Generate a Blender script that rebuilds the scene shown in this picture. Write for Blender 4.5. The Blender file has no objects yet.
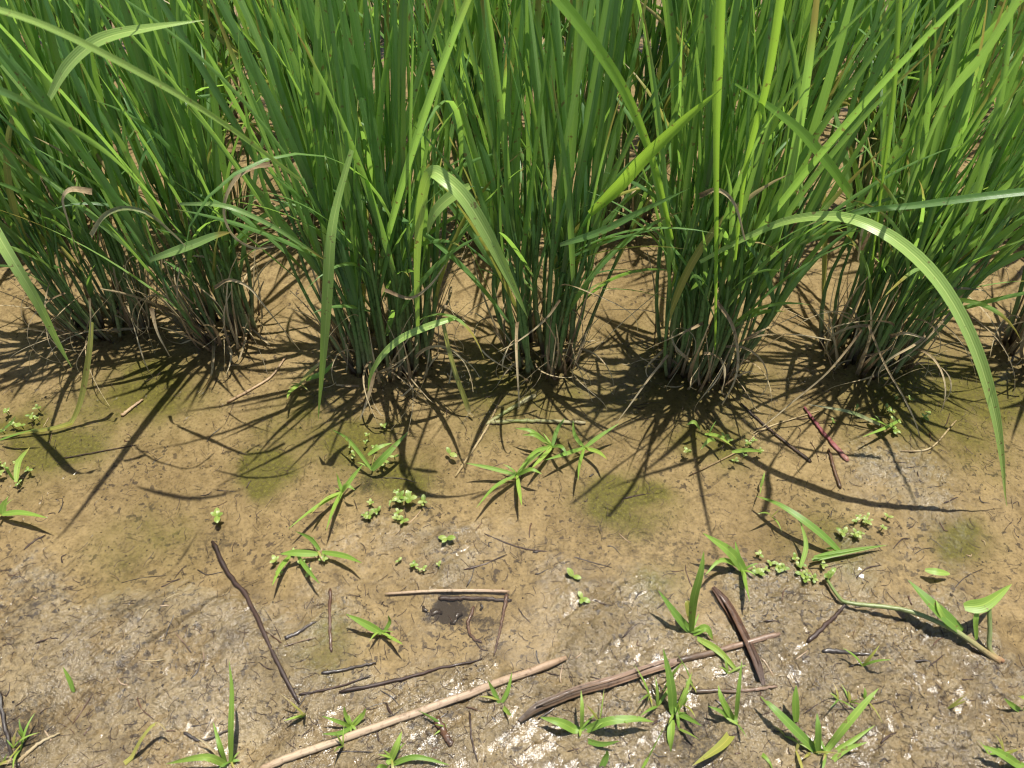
import bpy, math, random
import numpy as np
from mathutils import Vector, Matrix

R = math.radians
rnd = random.Random(11)
scene = bpy.context.scene
COL = scene.collection

# ------------------------------------------------------------------ camera, sky, sun, exposure
CAM_H, PITCH, FPX = 0.73, R(50.0), 773.0
cam_data = bpy.data.cameras.new("camera")
cam = bpy.data.objects.new("camera", cam_data); COL.objects.link(cam)
cam.location = (0, 0, CAM_H)
cam.rotation_euler = (R(90) - PITCH, 0, 0)
cam_data.sensor_width = 36.0
cam_data.lens = FPX / 1024 * 36.0
cam_data.clip_start, cam_data.clip_end = 0.02, 500
cam_data.dof.use_dof = True
cam_data.dof.focus_distance = 0.93
cam_data.dof.aperture_fstop = 13.0
scene.camera = cam

SUN_EL, SUN_AZ = R(75.5), R(34)
world = bpy.data.worlds.new("World"); scene.world = world
world.use_nodes = True
wn = world.node_tree
bg = wn.nodes["Background"]
sky = wn.nodes.new("ShaderNodeTexSky"); sky.sky_type = 'NISHITA'
sky.sun_disc = False; sky.sun_elevation = SUN_EL; sky.sun_rotation = SUN_AZ
wn.links.new(sky.outputs[0], bg.inputs[0]); bg.inputs[1].default_value = 0.088
sun_d = bpy.data.lights.new("sun", 'SUN'); sun_d.energy = 5.0; sun_d.angle = R(0.5); sun_d.color = (1.0, 0.955, 0.88)
sun = bpy.data.objects.new("sun", sun_d); COL.objects.link(sun)
SDIR = Vector((math.sin(SUN_AZ) * math.cos(SUN_EL), math.cos(SUN_AZ) * math.cos(SUN_EL), math.sin(SUN_EL)))
sun.rotation_euler = SDIR.to_track_quat('Z', 'Y').to_euler()
sun.location = SDIR * 5
vs = scene.view_settings
vs.view_transform = 'Standard'; vs.look = 'None'; vs.gamma = 1.0; vs.exposure = 0.62
vs.use_curve_mapping = False
scene.cycles.filter_width = 1.2
scene.cycles.max_bounces = 6
scene.cycles.diffuse_bounces = 3
scene.cycles.glossy_bounces = 2
scene.cycles.transparent_max_bounces = 12
scene.cycles.sample_clamp_indirect = 4.0

# ------------------------------------------------------------------ points of the place seen at a pixel
CF, SF = math.cos(PITCH), math.sin(PITCH)
def ray(px, py):
    u, v = (px - 512) / FPX, (py - 384) / FPX
    return Vector((u, CF - v * SF, -SF - v * CF))
def G(px, py, h=0.0):                       # on the level z = h
    d = ray(px, py); t = (h - CAM_H) / d.z
    return Vector((0, 0, CAM_H)) + d * t
def V(px, py, y):                           # at the distance y in front of the viewer
    d = ray(px, py)
    return Vector((0, 0, CAM_H)) + d * (y / d.y)

# ------------------------------------------------------------------ noise for the terrain
def hsh(i, j, s):
    n = (i.astype(np.int64) * 374761393 + j.astype(np.int64) * 668265263 + s * 974711) & 0x7fffffff
    n = ((n ^ (n >> 13)) * 1274126177) & 0x7fffffff
    n = ((n ^ (n >> 15)) * 2246822519) & 0x7fffffff
    return ((n ^ (n >> 16)) & 0xffffff) / float(0xffffff)
def vnoise(x, y, s):
    i, j = np.floor(x), np.floor(y); fx, fy = x - i, y - j
    fx = fx * fx * (3 - 2 * fx); fy = fy * fy * (3 - 2 * fy)
    i = i.astype(np.int64); j = j.astype(np.int64)
    a, b = hsh(i, j, s), hsh(i + 1, j, s); c, d = hsh(i, j + 1, s), hsh(i + 1, j + 1, s)
    return (a * (1 - fx) + b * fx) * (1 - fy) + (c * (1 - fx) + d * fx) * fy
def fbm(x, y, s, o=4):
    t, a, n = 0, 1.0, 0
    for k in range(o):
        t = t + a * vnoise(x, y, s + k * 17); n += a; a *= 0.5; x = x * 2.03 + 3.1; y = y * 2.03 + 7.7
    return t / n
def worley(x, y, s):
    i, j = np.floor(x).astype(np.int64), np.floor(y).astype(np.int64)
    best = np.full(x.shape, 9.0)
    for di in (-1, 0, 1):
        for dj in (-1, 0, 1):
            ci, cj = i + di, j + dj
            d = (ci + hsh(ci, cj, s) - x) ** 2 + (cj + hsh(ci, cj, s + 5) - y) ** 2
            best = np.minimum(best, d)
    return np.sqrt(best)
def sstep(a, b, x):
    t = np.clip((x - a) / (b - a), 0, 1); return t * t * (3 - 2 * t)

PITS = [(447, 606, .016, .004), (480, 622, .022, .003), (395, 500, .02, .004), (215, 500, .03, .003),
        (250, 745, .03, .006), (20, 735, .03, .008), (690, 745, .04, .006), (1018, 632, .012, .008), (610, 690, .03, .003)]
MOUNDS = [(435, 560, .05, .005), (900, 470, .09, .008), (470, 540, .05, .003), (560, 600, .06, .003), (20, 560, .06, .004)]
ALGAE = [(264, 462, .028, 2.0), (60, 440, .05, .75), (30, 420, .04, .8), (140, 385, .07, .6), (350, 440, .05, .7), (625, 495, .035, 1.1),
         (400, 470, .04, .5), (715, 440, .04, .6), (930, 400, .09, .75), (985, 395, .07, .7), (690, 380, .1, .35), (560, 430, .04, .4),
         (960, 540, .03, .6), (840, 545, .04, .45), (610, 395, .06, .4), (330, 650, .03, .35), (140, 545, .05, .3), (520, 385, .09, .4),
         (655, 580, .03, .4), (300, 420, .06, .4)]
PITS = [(*G(a, b)[:2], r, d) for a, b, r, d in PITS]
MOUNDS = [(*G(a, b)[:2], r, d) for a, b, r, d in MOUNDS]
ALGAE = [(*G(a, b)[:2], r, d) for a, b, r, d in ALGAE]

def terrain(X, Y):
    wob = fbm(X * 7, Y * 7, 3, 3) - .5
    edge = .318 + .20 * wob + .10 * (fbm(X * 22, Y * 22, 9, 3) - .5)
    em = sstep(-.11, .09, edge - Y)
    Z = -.0075 + .0125 * em + .006 * (fbm(X * 5, Y * 5, 21, 3) - .5)
    for a, b, r, d in MOUNDS:
        q = np.exp(-((X - a) ** 2 + (Y - b) ** 2 * 2.2) / (2 * r * r * .5)); Z = Z + d * q
    for a, b, r, d in PITS:
        q = np.exp(-((X - a) ** 2 + (Y - b) ** 2) / (2 * r * r * .4)); Z = Z - d * q
    wet = sstep(-.0055, .0035, Z + .004 * (fbm(X * 60, Y * 60, 27, 3) - .5))
    macro = Z
    # crumbs, worm casts and drag marks of the bare wet mud
    wx, wy = X + .004 * (fbm(X * 90, Y * 90, 31, 2) - .5), Y + .004 * (fbm(X * 90, Y * 90, 37, 2) - .5)
    w1 = worley(wx * 120, wy * 120, 41); w2 = worley(wx * 270, wy * 270, 43)
    pat = sstep(.35, .62, fbm(X * 11, Y * 11, 51, 3))
    crumb = (.0035 * (.6 - w1) + .0019 * (.5 - w2)) * (.40 + .9 * pat)
    u = (X * .80 + Y * .60); v = (-X * .60 + Y * .80)
    streak = fbm(u * 16, v * 150, 61, 3) - .5
    smooth = .0020 * (fbm(X * 45, Y * 45, 71, 4) - .5) + .0009 * (fbm(X * 240, Y * 240, 73, 2) - .5)
    Z = Z + wet * (crumb + .0055 * streak + .0060 * (fbm(X * 30, Y * 30, 81, 3) - .5)) + (1 - wet) * (smooth + .0012 * streak * .5 + .15 * crumb)
    return Z, wet, macro

def axis(near0, near1, step, grow, far0, far1):
    a = list(np.arange(near0, near1 + step * .5, step))
    s, p = step, a[-1]
    while p < far1: s *= grow; p += s; a.append(p)
    s, p, lo = step, a[0], []
    while p > far0: s *= grow; p -= s; lo.append(p)
    return np.array(lo[::-1] + a)

XS = axis(-.62, .62, .0017, 1.10, -60, 60)
YS = axis(.14, .41, .0013, 1.25, -40, .41)
YS = np.concatenate([YS[YS <= .4101], axis(.4119, .72, .0019, 1.06, .4119, 120)])
GX, GY = np.meshgrid(XS, YS)
GZ, WET, MACRO = terrain(GX, GY)
ALG = np.zeros_like(GX)
for a, b, r, s in ALGAE:
    wgx, wgy = GX + .05 * (fbm(GX * 18, GY * 18, 97, 3) - .5), GY + .05 * (fbm(GX * 18, GY * 18, 99, 3) - .5)
    q = np.exp(-((wgx - a) ** 2 + (wgy - b) ** 2 * 1.5) / (2 * r * r * .5))
    ALG = np.maximum(ALG, s * q)
ALG = np.clip(2.1 * ALG * (.30 + 1.3 * fbm(GX * 40, GY * 40, 91, 4)), 0, 1)

PEAT = [(448, 612, .024, 1.4), (366, 478, .018, 1.0), (690, 742, .045, .7), (12, 735, .04, .8), (650, 540, .07, .45), (600, 520, .05, .4), (215, 540, .03, .5), (480, 620, .02, .7), (330, 640, .03, .4),
        (110, 570, .05, .35), (30, 600, .06, .5), (560, 560, .05, .35), (880, 660, .03, .5), (800, 720, .04, .5), (430, 745, .03, .6), (760, 640, .04, .4), (370, 525, .02, .6)]
PT = np.zeros_like(GX)
for a, b, r_, s_ in PEAT:
    g_ = G(a, b)
    wgx, wgy = GX + .03 * (fbm(GX * 30, GY * 30, 197, 3) - .5), GY + .03 * (fbm(GX * 30, GY * 30, 199, 3) - .5)
    PT = np.maximum(PT, s_ * np.exp(-((wgx - g_.x) ** 2 + (wgy - g_.y) ** 2 * 1.5) / (r_ * r_)))

def ground_z(x, y):
    i = min(max(int(np.searchsorted(XS, x)) - 1, 0), len(XS) - 2); j = min(max(int(np.searchsorted(YS, y)) - 1, 0), len(YS) - 2)
    a = (x - XS[i]) / (XS[i + 1] - XS[i]); b = (y - YS[j]) / (YS[j + 1] - YS[j])
    return float((GZ[j, i] * (1 - a) + GZ[j, i + 1] * a) * (1 - b) + (GZ[j + 1, i] * (1 - a) + GZ[j + 1, i + 1] * a) * b)
def GS(px, py, lift=0.0):                   # on the mud itself
    p = G(px, py); p.z = ground_z(p.x, p.y) + lift; return p

# ------------------------------------------------------------------ materials
def mat(name):
    m = bpy.data.materials.new(name); m.use_nodes = True
    nt = m.node_tree; nt.nodes.clear()
    out = nt.nodes.new("ShaderNodeOutputMaterial")
    return m, nt, out
def N(nt, t, **kw):
    n = nt.nodes.new(t)
    for k, v in kw.items():
        if k.startswith('i_'): n.inputs[k[2:].replace('_', ' ')].default_value = v
        else: setattr(n, k, v)
    return n
def ramp(nt, fac, stops, interp='LINEAR'):
    r = nt.nodes.new("ShaderNodeValToRGB"); r.color_ramp.interpolation = interp
    e = r.color_ramp.elements
    while len(e) < len(stops): e.new(0.5)
    for k, (p, c) in enumerate(stops):
        e[k].position = p; e[k].color = (*c, 1) if len(c) == 3 else c
    nt.links.new(fac, r.inputs[0]); return r.outputs[0]
def mixc(nt, fac, a, b, mode='MIX'):
    m = nt.nodes.new("ShaderNodeMix"); m.data_type = 'RGBA'; m.blend_type = mode
    for s, v in ((0, fac), (6, a), (7, b)):
        if isinstance(v, (int, float)): m.inputs[s].default_value = v
        elif isinstance(v, tuple): m.inputs[s].default_value = (*v, 1)
        else: nt.links.new(v, m.inputs[s])
    return m.outputs[2]
def mth(nt, op, a, b=0.0, clamp=False):
    m = nt.nodes.new("ShaderNodeMath"); m.operation = op; m.use_clamp = clamp
    for s, v in ((0, a), (1, b)):
        if isinstance(v, (int, float)): m.inputs[s].default_value = v
        else: nt.links.new(v, m.inputs[s])
    return m.outputs[0]
def noise(nt, vec, scale, detail=3, rough=.55):
    n = N(nt, "ShaderNodeTexNoise"); n.inputs['Scale'].default_value = scale
    n.inputs['Detail'].default_value = detail; n.inputs['Roughness'].default_value = rough
    nt.links.new(vec, n.inputs['Vector']); return n.outputs['Fac']

def leaf_material(name, greens, trans, tip, tmix=.50, rough=.34, tipw=.55, base=None):
    m, nt, out = mat(name)
    uv = N(nt, "ShaderNodeUVMap"); uv.uv_map = "UVMap"
    sep = N(nt, "ShaderNodeSeparateXYZ"); nt.links.new(uv.outputs[0], sep.inputs[0])
    u, v = sep.outputs[0], sep.outputs[1]
    oi = N(nt, "ShaderNodeObjectInfo")
    geo = N(nt, "ShaderNodeTexCoord")
    col = ramp(nt, oi.outputs['Random'], [(i / (len(greens) - 1), g) for i, g in enumerate(greens)])
    # fine parallel veins and the pale midrib
    w = N(nt, "ShaderNodeTexWave", wave_type='BANDS', bands_direction='X')
    w.inputs['Scale'].default_value = 2.2; w.inputs['Distortion'].default_value = 1.2; w.inputs['Detail'].default_value = 3
    nt.links.new(uv.outputs[0], w.inputs['Vector'])
    vein = mth(nt, 'MULTIPLY', w.outputs['Fac'], .32)
    col = mixc(nt, vein, col, mixc(nt, 1.0, col, (1.9, 1.7, 1.9), 'MULTIPLY'))
    mid = mth(nt, 'ABSOLUTE', mth(nt, 'SUBTRACT', u, .5))
    rib = mth(nt, 'SUBTRACT', 1.0, mth(nt, 'DIVIDE', mid, .07), True)
    blot = noise(nt, geo.outputs['Object'], 22, 3)
    col = mixc(nt, mth(nt, 'MULTIPLY', rib, .5), col, mixc(nt, 1.0, col, (2.2, 1.8, 2.2), 'MULTIPLY'))
    col = mixc(nt, mth(nt, 'MULTIPLY', blot, .5), col, mixc(nt, 1.0, col, (1.35, 1.15, .8), 'MULTIPLY'))
    # yellowed or withered tips on some of the leaves
    t0 = mth(nt, 'MULTIPLY', mth(nt, 'SUBTRACT', oi.outputs['Random'], 1 - tipw, True), 1.4, True)
    start = mth(nt, 'SUBTRACT', 1.02, mth(nt, 'MULTIPLY', t0, .45))
    tf = mth(nt, 'MULTIPLY', mth(nt, 'SUBTRACT', mth(nt, 'ADD', v, mth(nt, 'MULTIPLY', blot, .12)), start), 9.0, True)
    tcol = mixc(nt, tf, col, tip)
    trn = mixc(nt, tf, mixc(nt, mth(nt, 'MULTIPLY', w.outputs['Fac'], .35), trans, mixc(nt, 1.0, trans, (.55, .6, .5), 'MULTIPLY')), tip)
    rv = mth(nt, 'ADD', .72, mth(nt, 'MULTIPLY', oi.outputs['Random'], .45))
    trn = mixc(nt, 1.0, trn, rv, 'MULTIPLY')
    if base:
        bf = mth(nt, 'SUBTRACT', 1.0, mth(nt, 'DIVIDE', v, .16), True)
        tcol = mixc(nt, bf, tcol, base); trn = mixc(nt, bf, trn, base)
    sn = noise(nt, geo.outputs['Object'], 130, 3, .6)
    sf = mth(nt, 'MULTIPLY', mth(nt, 'MULTIPLY', mth(nt, 'SUBTRACT', sn, .645), 22, True), .8)
    tcol = mixc(nt, sf, tcol, (.20, .13, .05)); trn = mixc(nt, sf, trn, (.22, .13, .04))
    p = N(nt, "ShaderNodeBsdfPrincipled"); p.inputs['Roughness'].default_value = rough
    p.inputs['Specular IOR Level'].default_value = .6
    nt.links.new(tcol, p.inputs['Base Color'])
    b = N(nt, "ShaderNodeBump"); b.inputs['Strength'].default_value = .25; b.inputs['Distance'].default_value = .0004
    nt.links.new(w.outputs['Fac'], b.inputs['Height']); nt.links.new(b.outputs[0], p.inputs['Normal'])
    t = N(nt, "ShaderNodeBsdfTranslucent"); nt.links.new(trn, t.inputs['Color'])
    mx = N(nt, "ShaderNodeMixShader"); mx.inputs[0].default_value = tmix
    nt.links.new(p.outputs[0], mx.inputs[1]); nt.links.new(t.outputs[0], mx.inputs[2])
    nt.links.new(mx.outputs[0], out.inputs[0])
    return m

def stalk_material(name, stops, rough=.5, spec=.4, streak=.45, coat=0.0, trans=0.0):
    m, nt, out = mat(name)
    uv = N(nt, "ShaderNodeUVMap"); uv.uv_map = "UVMap"
    sep = N(nt, "ShaderNodeSeparateXYZ"); nt.links.new(uv.outputs[0], sep.inputs[0])
    oi = N(nt, "ShaderNodeObjectInfo"); geo = N(nt, "ShaderNodeTexCoord")
    bl = noise(nt, geo.outputs['Object'], 60, 4, .6)
    pos = mth(nt, 'ADD', sep.outputs[1], mth(nt, 'MULTIPLY', mth(nt, 'SUBTRACT', mth(nt, 'ADD', mth(nt, 'MULTIPLY', oi.outputs['Random'], .5), mth(nt, 'MULTIPLY', bl, .5)), .5), .35))
    col = ramp(nt, pos, stops)
    mp = N(nt, "ShaderNodeMapping"); mp.inputs['Scale'].default_value = (12, 9, 1)
    nt.links.new(uv.outputs[0], mp.inputs[0])
    st = noise(nt, mp.outputs[0], 1.0, 3)
    col = mixc(nt, mth(nt, 'MULTIPLY', mth(nt, 'SUBTRACT', st, .35, True), streak * 2.6, True), col, mixc(nt, 1.0, col, (.42, .36, .30), 'MULTIPLY'))
    sp = noise(nt, geo.outputs['Object'], 170, 4, .7)
    col = mixc(nt, mth(nt, 'MULTIPLY', mth(nt, 'SUBTRACT', sp, .52, True), 5.0, True), col, mixc(nt, 1.0, col, (.35, .30, .26), 'MULTIPLY'))
    p = N(nt, "ShaderNodeBsdfPrincipled"); p.inputs['Roughness'].default_value = rough
    p.inputs['Specular IOR Level'].default_value = spec; p.inputs['Coat Weight'].default_value = coat
    p.inputs['Coat Roughness'].default_value = .15
    nt.links.new(col, p.inputs['Base Color'])
    b = N(nt, "ShaderNodeBump"); b.inputs['Strength'].default_value = .6; b.inputs['Distance'].default_value = .0008
    nt.links.new(st, b.inputs['Height']); nt.links.new(b.outputs[0], p.inputs['Normal'])
    if trans:
        t = N(nt, "ShaderNodeBsdfTranslucent"); nt.links.new(col, t.inputs['Color'])
        mx = N(nt, "ShaderNodeMixShader"); mx.inputs[0].default_value = trans
        nt.links.new(p.outputs[0], mx.inputs[1]); nt.links.new(t.outputs[0], mx.inputs[2]); nt.links.new(mx.outputs[0], out.inputs[0])
    else:
        nt.links.new(p.outputs[0], out.inputs[0])
    return m

M = {}
M['leaf'] = leaf_material('rice leaf', [(.060, .145, .055), (.125, .255, .075), (.088, .20, .068), (.24, .39, .13)],
                          (.42, .70, .10), (.34, .30, .07), base=(.10, .16, .05))
M['bright'] = leaf_material('sunlit rice leaf', [(.24, .40, .09), (.33, .50, .15)], (.44, .68, .07), (.40, .38, .10), tmix=.40, tipw=.1)  # lit copy of the rice leaf: sunlight put into its paler greens
M['backlit'] = leaf_material('backlit rice leaf', [(.11, .25, .04), (.15, .30, .05)], (.50, .78, .07), (.40, .38, .10), tmix=.60, tipw=.1)  # another lit copy: light from behind painted in as a stronger yellow-green translucent colour
M['weed'] = leaf_material('weed leaf', [(.11, .22, .035), (.17, .30, .045), (.23, .35, .065)], (.36, .54, .05), (.38, .34, .08), tmix=.32, rough=.45, tipw=.25)
M['seedling'] = leaf_material('seedling leaf', [(.13, .22, .035), (.20, .29, .06), (.25, .32, .09)], (.34, .46, .08), (.36, .34, .10), tmix=.3, rough=.3, tipw=.1)
M['yellow'] = leaf_material('yellowing leaf', [(.24, .27, .05), (.30, .30, .08)], (.42, .46, .10), (.42, .33, .15), tmix=.35, tipw=.9)
M['stem'] = stalk_material('rice culm', [(0, (.10, .07, .05)), (.06, (.21, .165, .095)), (.15, (.30, .34, .14)), (.45, (.20, .35, .10)), (1, (.11, .25, .07))], rough=.42, trans=.3)
M['dry'] = stalk_material('dry leaf', [(0, (.22, .155, .085)), (.3, (.50, .39, .22)), (.7, (.62, .52, .32)), (1, (.50, .40, .22))], rough=.7, spec=.2, trans=.25)
M['sheath'] = stalk_material('withered sheath', [(0, (.11, .07, .04)), (.35, (.34, .235, .125)), (1, (.62, .50, .29))], rough=.7, spec=.25, trans=.15)
M['straw'] = stalk_material('straw', [(0, (.36, .25, .15)), (.35, (.50, .38, .25)), (.7, (.46, .34, .23)), (1, (.34, .23, .14))], rough=.6, streak=.6)
M['twig'] = stalk_material('wet twig', [(0, (.034, .019, .013)), (.5, (.058, .030, .019)), (1, (.032, .019, .014))], rough=.5, spec=.4, coat=.12)
M['brown'] = stalk_material('rotting leaf', [(0, (.085, .040, .021)), (.5, (.115, .056, .028)), (1, (.07, .038, .022))], rough=.45, coat=.2)
M['reed'] = stalk_material('split reed', [(0, (.08, .055, .035)), (.45, (.15, .095, .058)), (.7, (.27, .175, .115)), (1, (.24, .16, .11))], rough=.5, streak=.7, coat=.1)
M['purple'] = stalk_material('purple stalk', [(0, (.20, .055, .075)), (.6, (.26, .075, .095)), (1, (.30, .14, .10))], rough=.4)
M['cut'] = stalk_material('bleached stem', [(0, (.42, .40, .22)), (.4, (.24, .30, .10)), (1, (.48, .44, .28))], rough=.5, trans=.2)
M['black'] = stalk_material('black debris', [(0, (.028, .020, .015)), (1, (.055, .038, .025))], rough=.4, spec=.5, coat=.25)
M['runner'] = stalk_material('runner', [(0, (.15, .20, .05)), (.6, (.26, .30, .12)), (1, (.36, .20, .10))], rough=.35)

def mud_material():
    m, nt, out = mat('paddy mud')
    tc = N(nt, "ShaderNodeTexCoord"); P = tc.outputs['Object']
    wet = N(nt, "ShaderNodeAttribute"); wet.attribute_name = 'wet'
    alg = N(nt, "ShaderNodeAttribute"); alg.attribute_name = 'algae'
    n1 = noise(nt, P, 9, 4); n2 = noise(nt, P, 70, 4, .6); n3 = noise(nt, P, 330, 3, .6)
    base = ramp(nt, n1, [(.30, (.172, .126, .060)), (.5, (.222, .166, .083)), (.70, (.262, .199, .103))])
    bare = ramp(nt, n1, [(.28, (.138, .101, .049)), (.5, (.195, .145, .073)), (.72, (.245, .185, .097))])
    col = mixc(nt, wet.outputs['Fac'], base, bare)
    col = mixc(nt, .75, col, ramp(nt, n2, [(.25, (.50, .47, .42)), (.5, (1, 1, 1)), (.75, (1.22, 1.22, 1.25))]), 'MULTIPLY')
    col = mixc(nt, .55, col, ramp(nt, n3, [(.30, (.42, .38, .34)), (.46, (.95, .95, .95)), (.66, (1.3, 1.3, 1.3))]), 'MULTIPLY')
    # dark, organic-rich patches and drag marks
    mp = N(nt, "ShaderNodeMapping"); mp.inputs['Rotation'].default_value = (0, 0, R(-37)); mp.inputs['Scale'].default_value = (.22, 1.6, 1)
    nt.links.new(P, mp.inputs[0])
    d1 = noise(nt, mp.outputs[0], 55, 5, .65); d2 = noise(nt, P, 24, 5, .7)
    dk = mth(nt, 'ADD', mth(nt, 'MULTIPLY', mth(nt, 'SUBTRACT', d2, .53), 6, True), mth(nt, 'MULTIPLY', mth(nt, 'SUBTRACT', d1, .55), 5, True), True)
    col = mixc(nt, mth(nt, 'MULTIPLY', dk, mth(nt, 'ADD', .22, mth(nt, 'MULTIPLY', wet.outputs['Fac'], .43))), col, (.075, .055, .034))
    # dark organic flecks
    fl = noise(nt, P, 150, 2, .5); fl2 = noise(nt, P, 13, 3)
    ff = mth(nt, 'MULTIPLY', mth(nt, 'MULTIPLY', mth(nt, 'SUBTRACT', fl, .585), 14, True), mth(nt, 'MULTIPLY', mth(nt, 'SUBTRACT', fl2, .36), 5, True))
    col = mixc(nt, mth(nt, 'MULTIPLY', ff, .85), col, (.050, .038, .028))
    pe = N(nt, "ShaderNodeAttribute"); pe.attribute_name = 'peat'
    pn = mth(nt, 'MULTIPLY', mth(nt, 'SUBTRACT', mth(nt, 'ADD', noise(nt, P, 190, 4, .7), mth(nt, 'MULTIPLY', pe.outputs['Fac'], .32)), .58), 6, True)
    col = mixc(nt, mth(nt, 'MULTIPLY', pn, mth(nt, 'MULTIPLY', pe.outputs['Fac'], 1.3, True)), col, (.040, .031, .022))
    # algae felt
    an = noise(nt, P, 260, 4, .7)
    acol = ramp(nt, an, [(.3, (.040, .040, .008)), (.55, (.105, .098, .022)), (.75, (.19, .165, .045))])
    af = mth(nt, 'MULTIPLY', alg.outputs['Fac'], mth(nt, 'ADD', .45, mth(nt, 'MULTIPLY', an, .9)), True)
    col = mixc(nt, af, col, acol)
    p = N(nt, "ShaderNodeBsdfPrincipled")
    nt.links.new(col, p.inputs['Base Color'])
    rr = ramp(nt, noise(nt, P, 40, 3), [(.3, (.30,) * 3), (.7, (.60,) * 3)])
    rg = mixc(nt, wet.outputs['Fac'], (.85, .85, .85), rr)
    nt.links.new(rg, p.inputs['Roughness'])
    nt.links.new(mth(nt, 'ADD', .1, mth(nt, 'MULTIPLY', wet.outputs['Fac'], .2)), p.inputs['Specular IOR Level'])
    cw = mth(nt, 'MULTIPLY', wet.outputs['Fac'], ramp(nt, noise(nt, P, 16, 4), [(.40, (0, 0, 0)), (.58, (1, 1, 1))]))
    nt.links.new(cw, p.inputs['Coat Weight']); p.inputs['Coat Roughness'].default_value = .17
    vo = N(nt, 'ShaderNodeTexVoronoi', feature='F1'); vo.inputs['Scale'].default_value = 230; vo.inputs['Randomness'].default_value = 1.0
    nd = N(nt, 'ShaderNodeTexNoise'); nd.inputs['Scale'].default_value = 180; nd.inputs['Detail'].default_value = 2; nt.links.new(P, nd.inputs['Vector'])
    nt.links.new(mixc(nt, .006, P, nd.outputs['Color'], 'ADD'), vo.inputs['Vector'])
    n3b = mth(nt, 'ADD', n3, mth(nt, 'MULTIPLY', mth(nt, 'MULTIPLY', mth(nt, 'SUBTRACT', .6, vo.outputs['Distance']), .9), wet.outputs['Fac']))
    hb = mth(nt, 'ADD', mth(nt, 'MULTIPLY', n3b, .6), mth(nt, 'MULTIPLY', noise(nt, P, 900, 2), .35))
    b = N(nt, "ShaderNodeBump"); b.inputs['Distance'].default_value = .0024
    nt.links.new(mth(nt, 'ADD', .35, mth(nt, 'MULTIPLY', wet.outputs['Fac'], .65)), b.inputs['Strength'])
    nt.links.new(hb, b.inputs['Height']); nt.links.new(b.outputs[0], p.inputs['Normal'])
    nt.links.new(b.outputs[0], p.inputs['Coat Normal'])
    nt.links.new(p.outputs[0], out.inputs[0])
    return m
def water_material():
    m, nt, out = mat('shallow water')
    tc = N(nt, "ShaderNodeTexCoord"); P = tc.outputs['Object']
    h = mth(nt, 'ADD', mth(nt, 'MULTIPLY', noise(nt, P, 45, 2), .7), mth(nt, 'MULTIPLY', noise(nt, P, 560, 2), .28))
    b = N(nt, "ShaderNodeBump"); wa = N(nt, 'ShaderNodeAttribute'); wa.attribute_name = 'wet'
    nt.links.new(mth(nt, 'ADD', .10, mth(nt, 'MULTIPLY', wa.outputs['Fac'], .55)), b.inputs['Strength']); b.inputs['Distance'].default_value = .0022
    nt.links.new(h, b.inputs['Height'])
    t = N(nt, "ShaderNodeBsdfTransparent"); t.inputs[0].default_value = (.955, .94, .90, 1)
    g = N(nt, "ShaderNodeBsdfGlossy"); g.inputs['Roughness'].default_value = .155
    nt.links.new(b.outputs[0], g.inputs['Normal'])
    f = N(nt, "ShaderNodeFresnel"); f.inputs[0].default_value = 1.33; nt.links.new(b.outputs[0], f.inputs['Normal'])
    mx = N(nt, "ShaderNodeMixShader")
    nt.links.new(f.outputs[0], mx.inputs[0]); nt.links.new(t.outputs[0], mx.inputs[1]); nt.links.new(g.outputs[0], mx.inputs[2])
    nt.links.new(mx.outputs[0], out.inputs[0])
    return m
M['mud'] = mud_material(); M['water'] = water_material()

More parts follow.
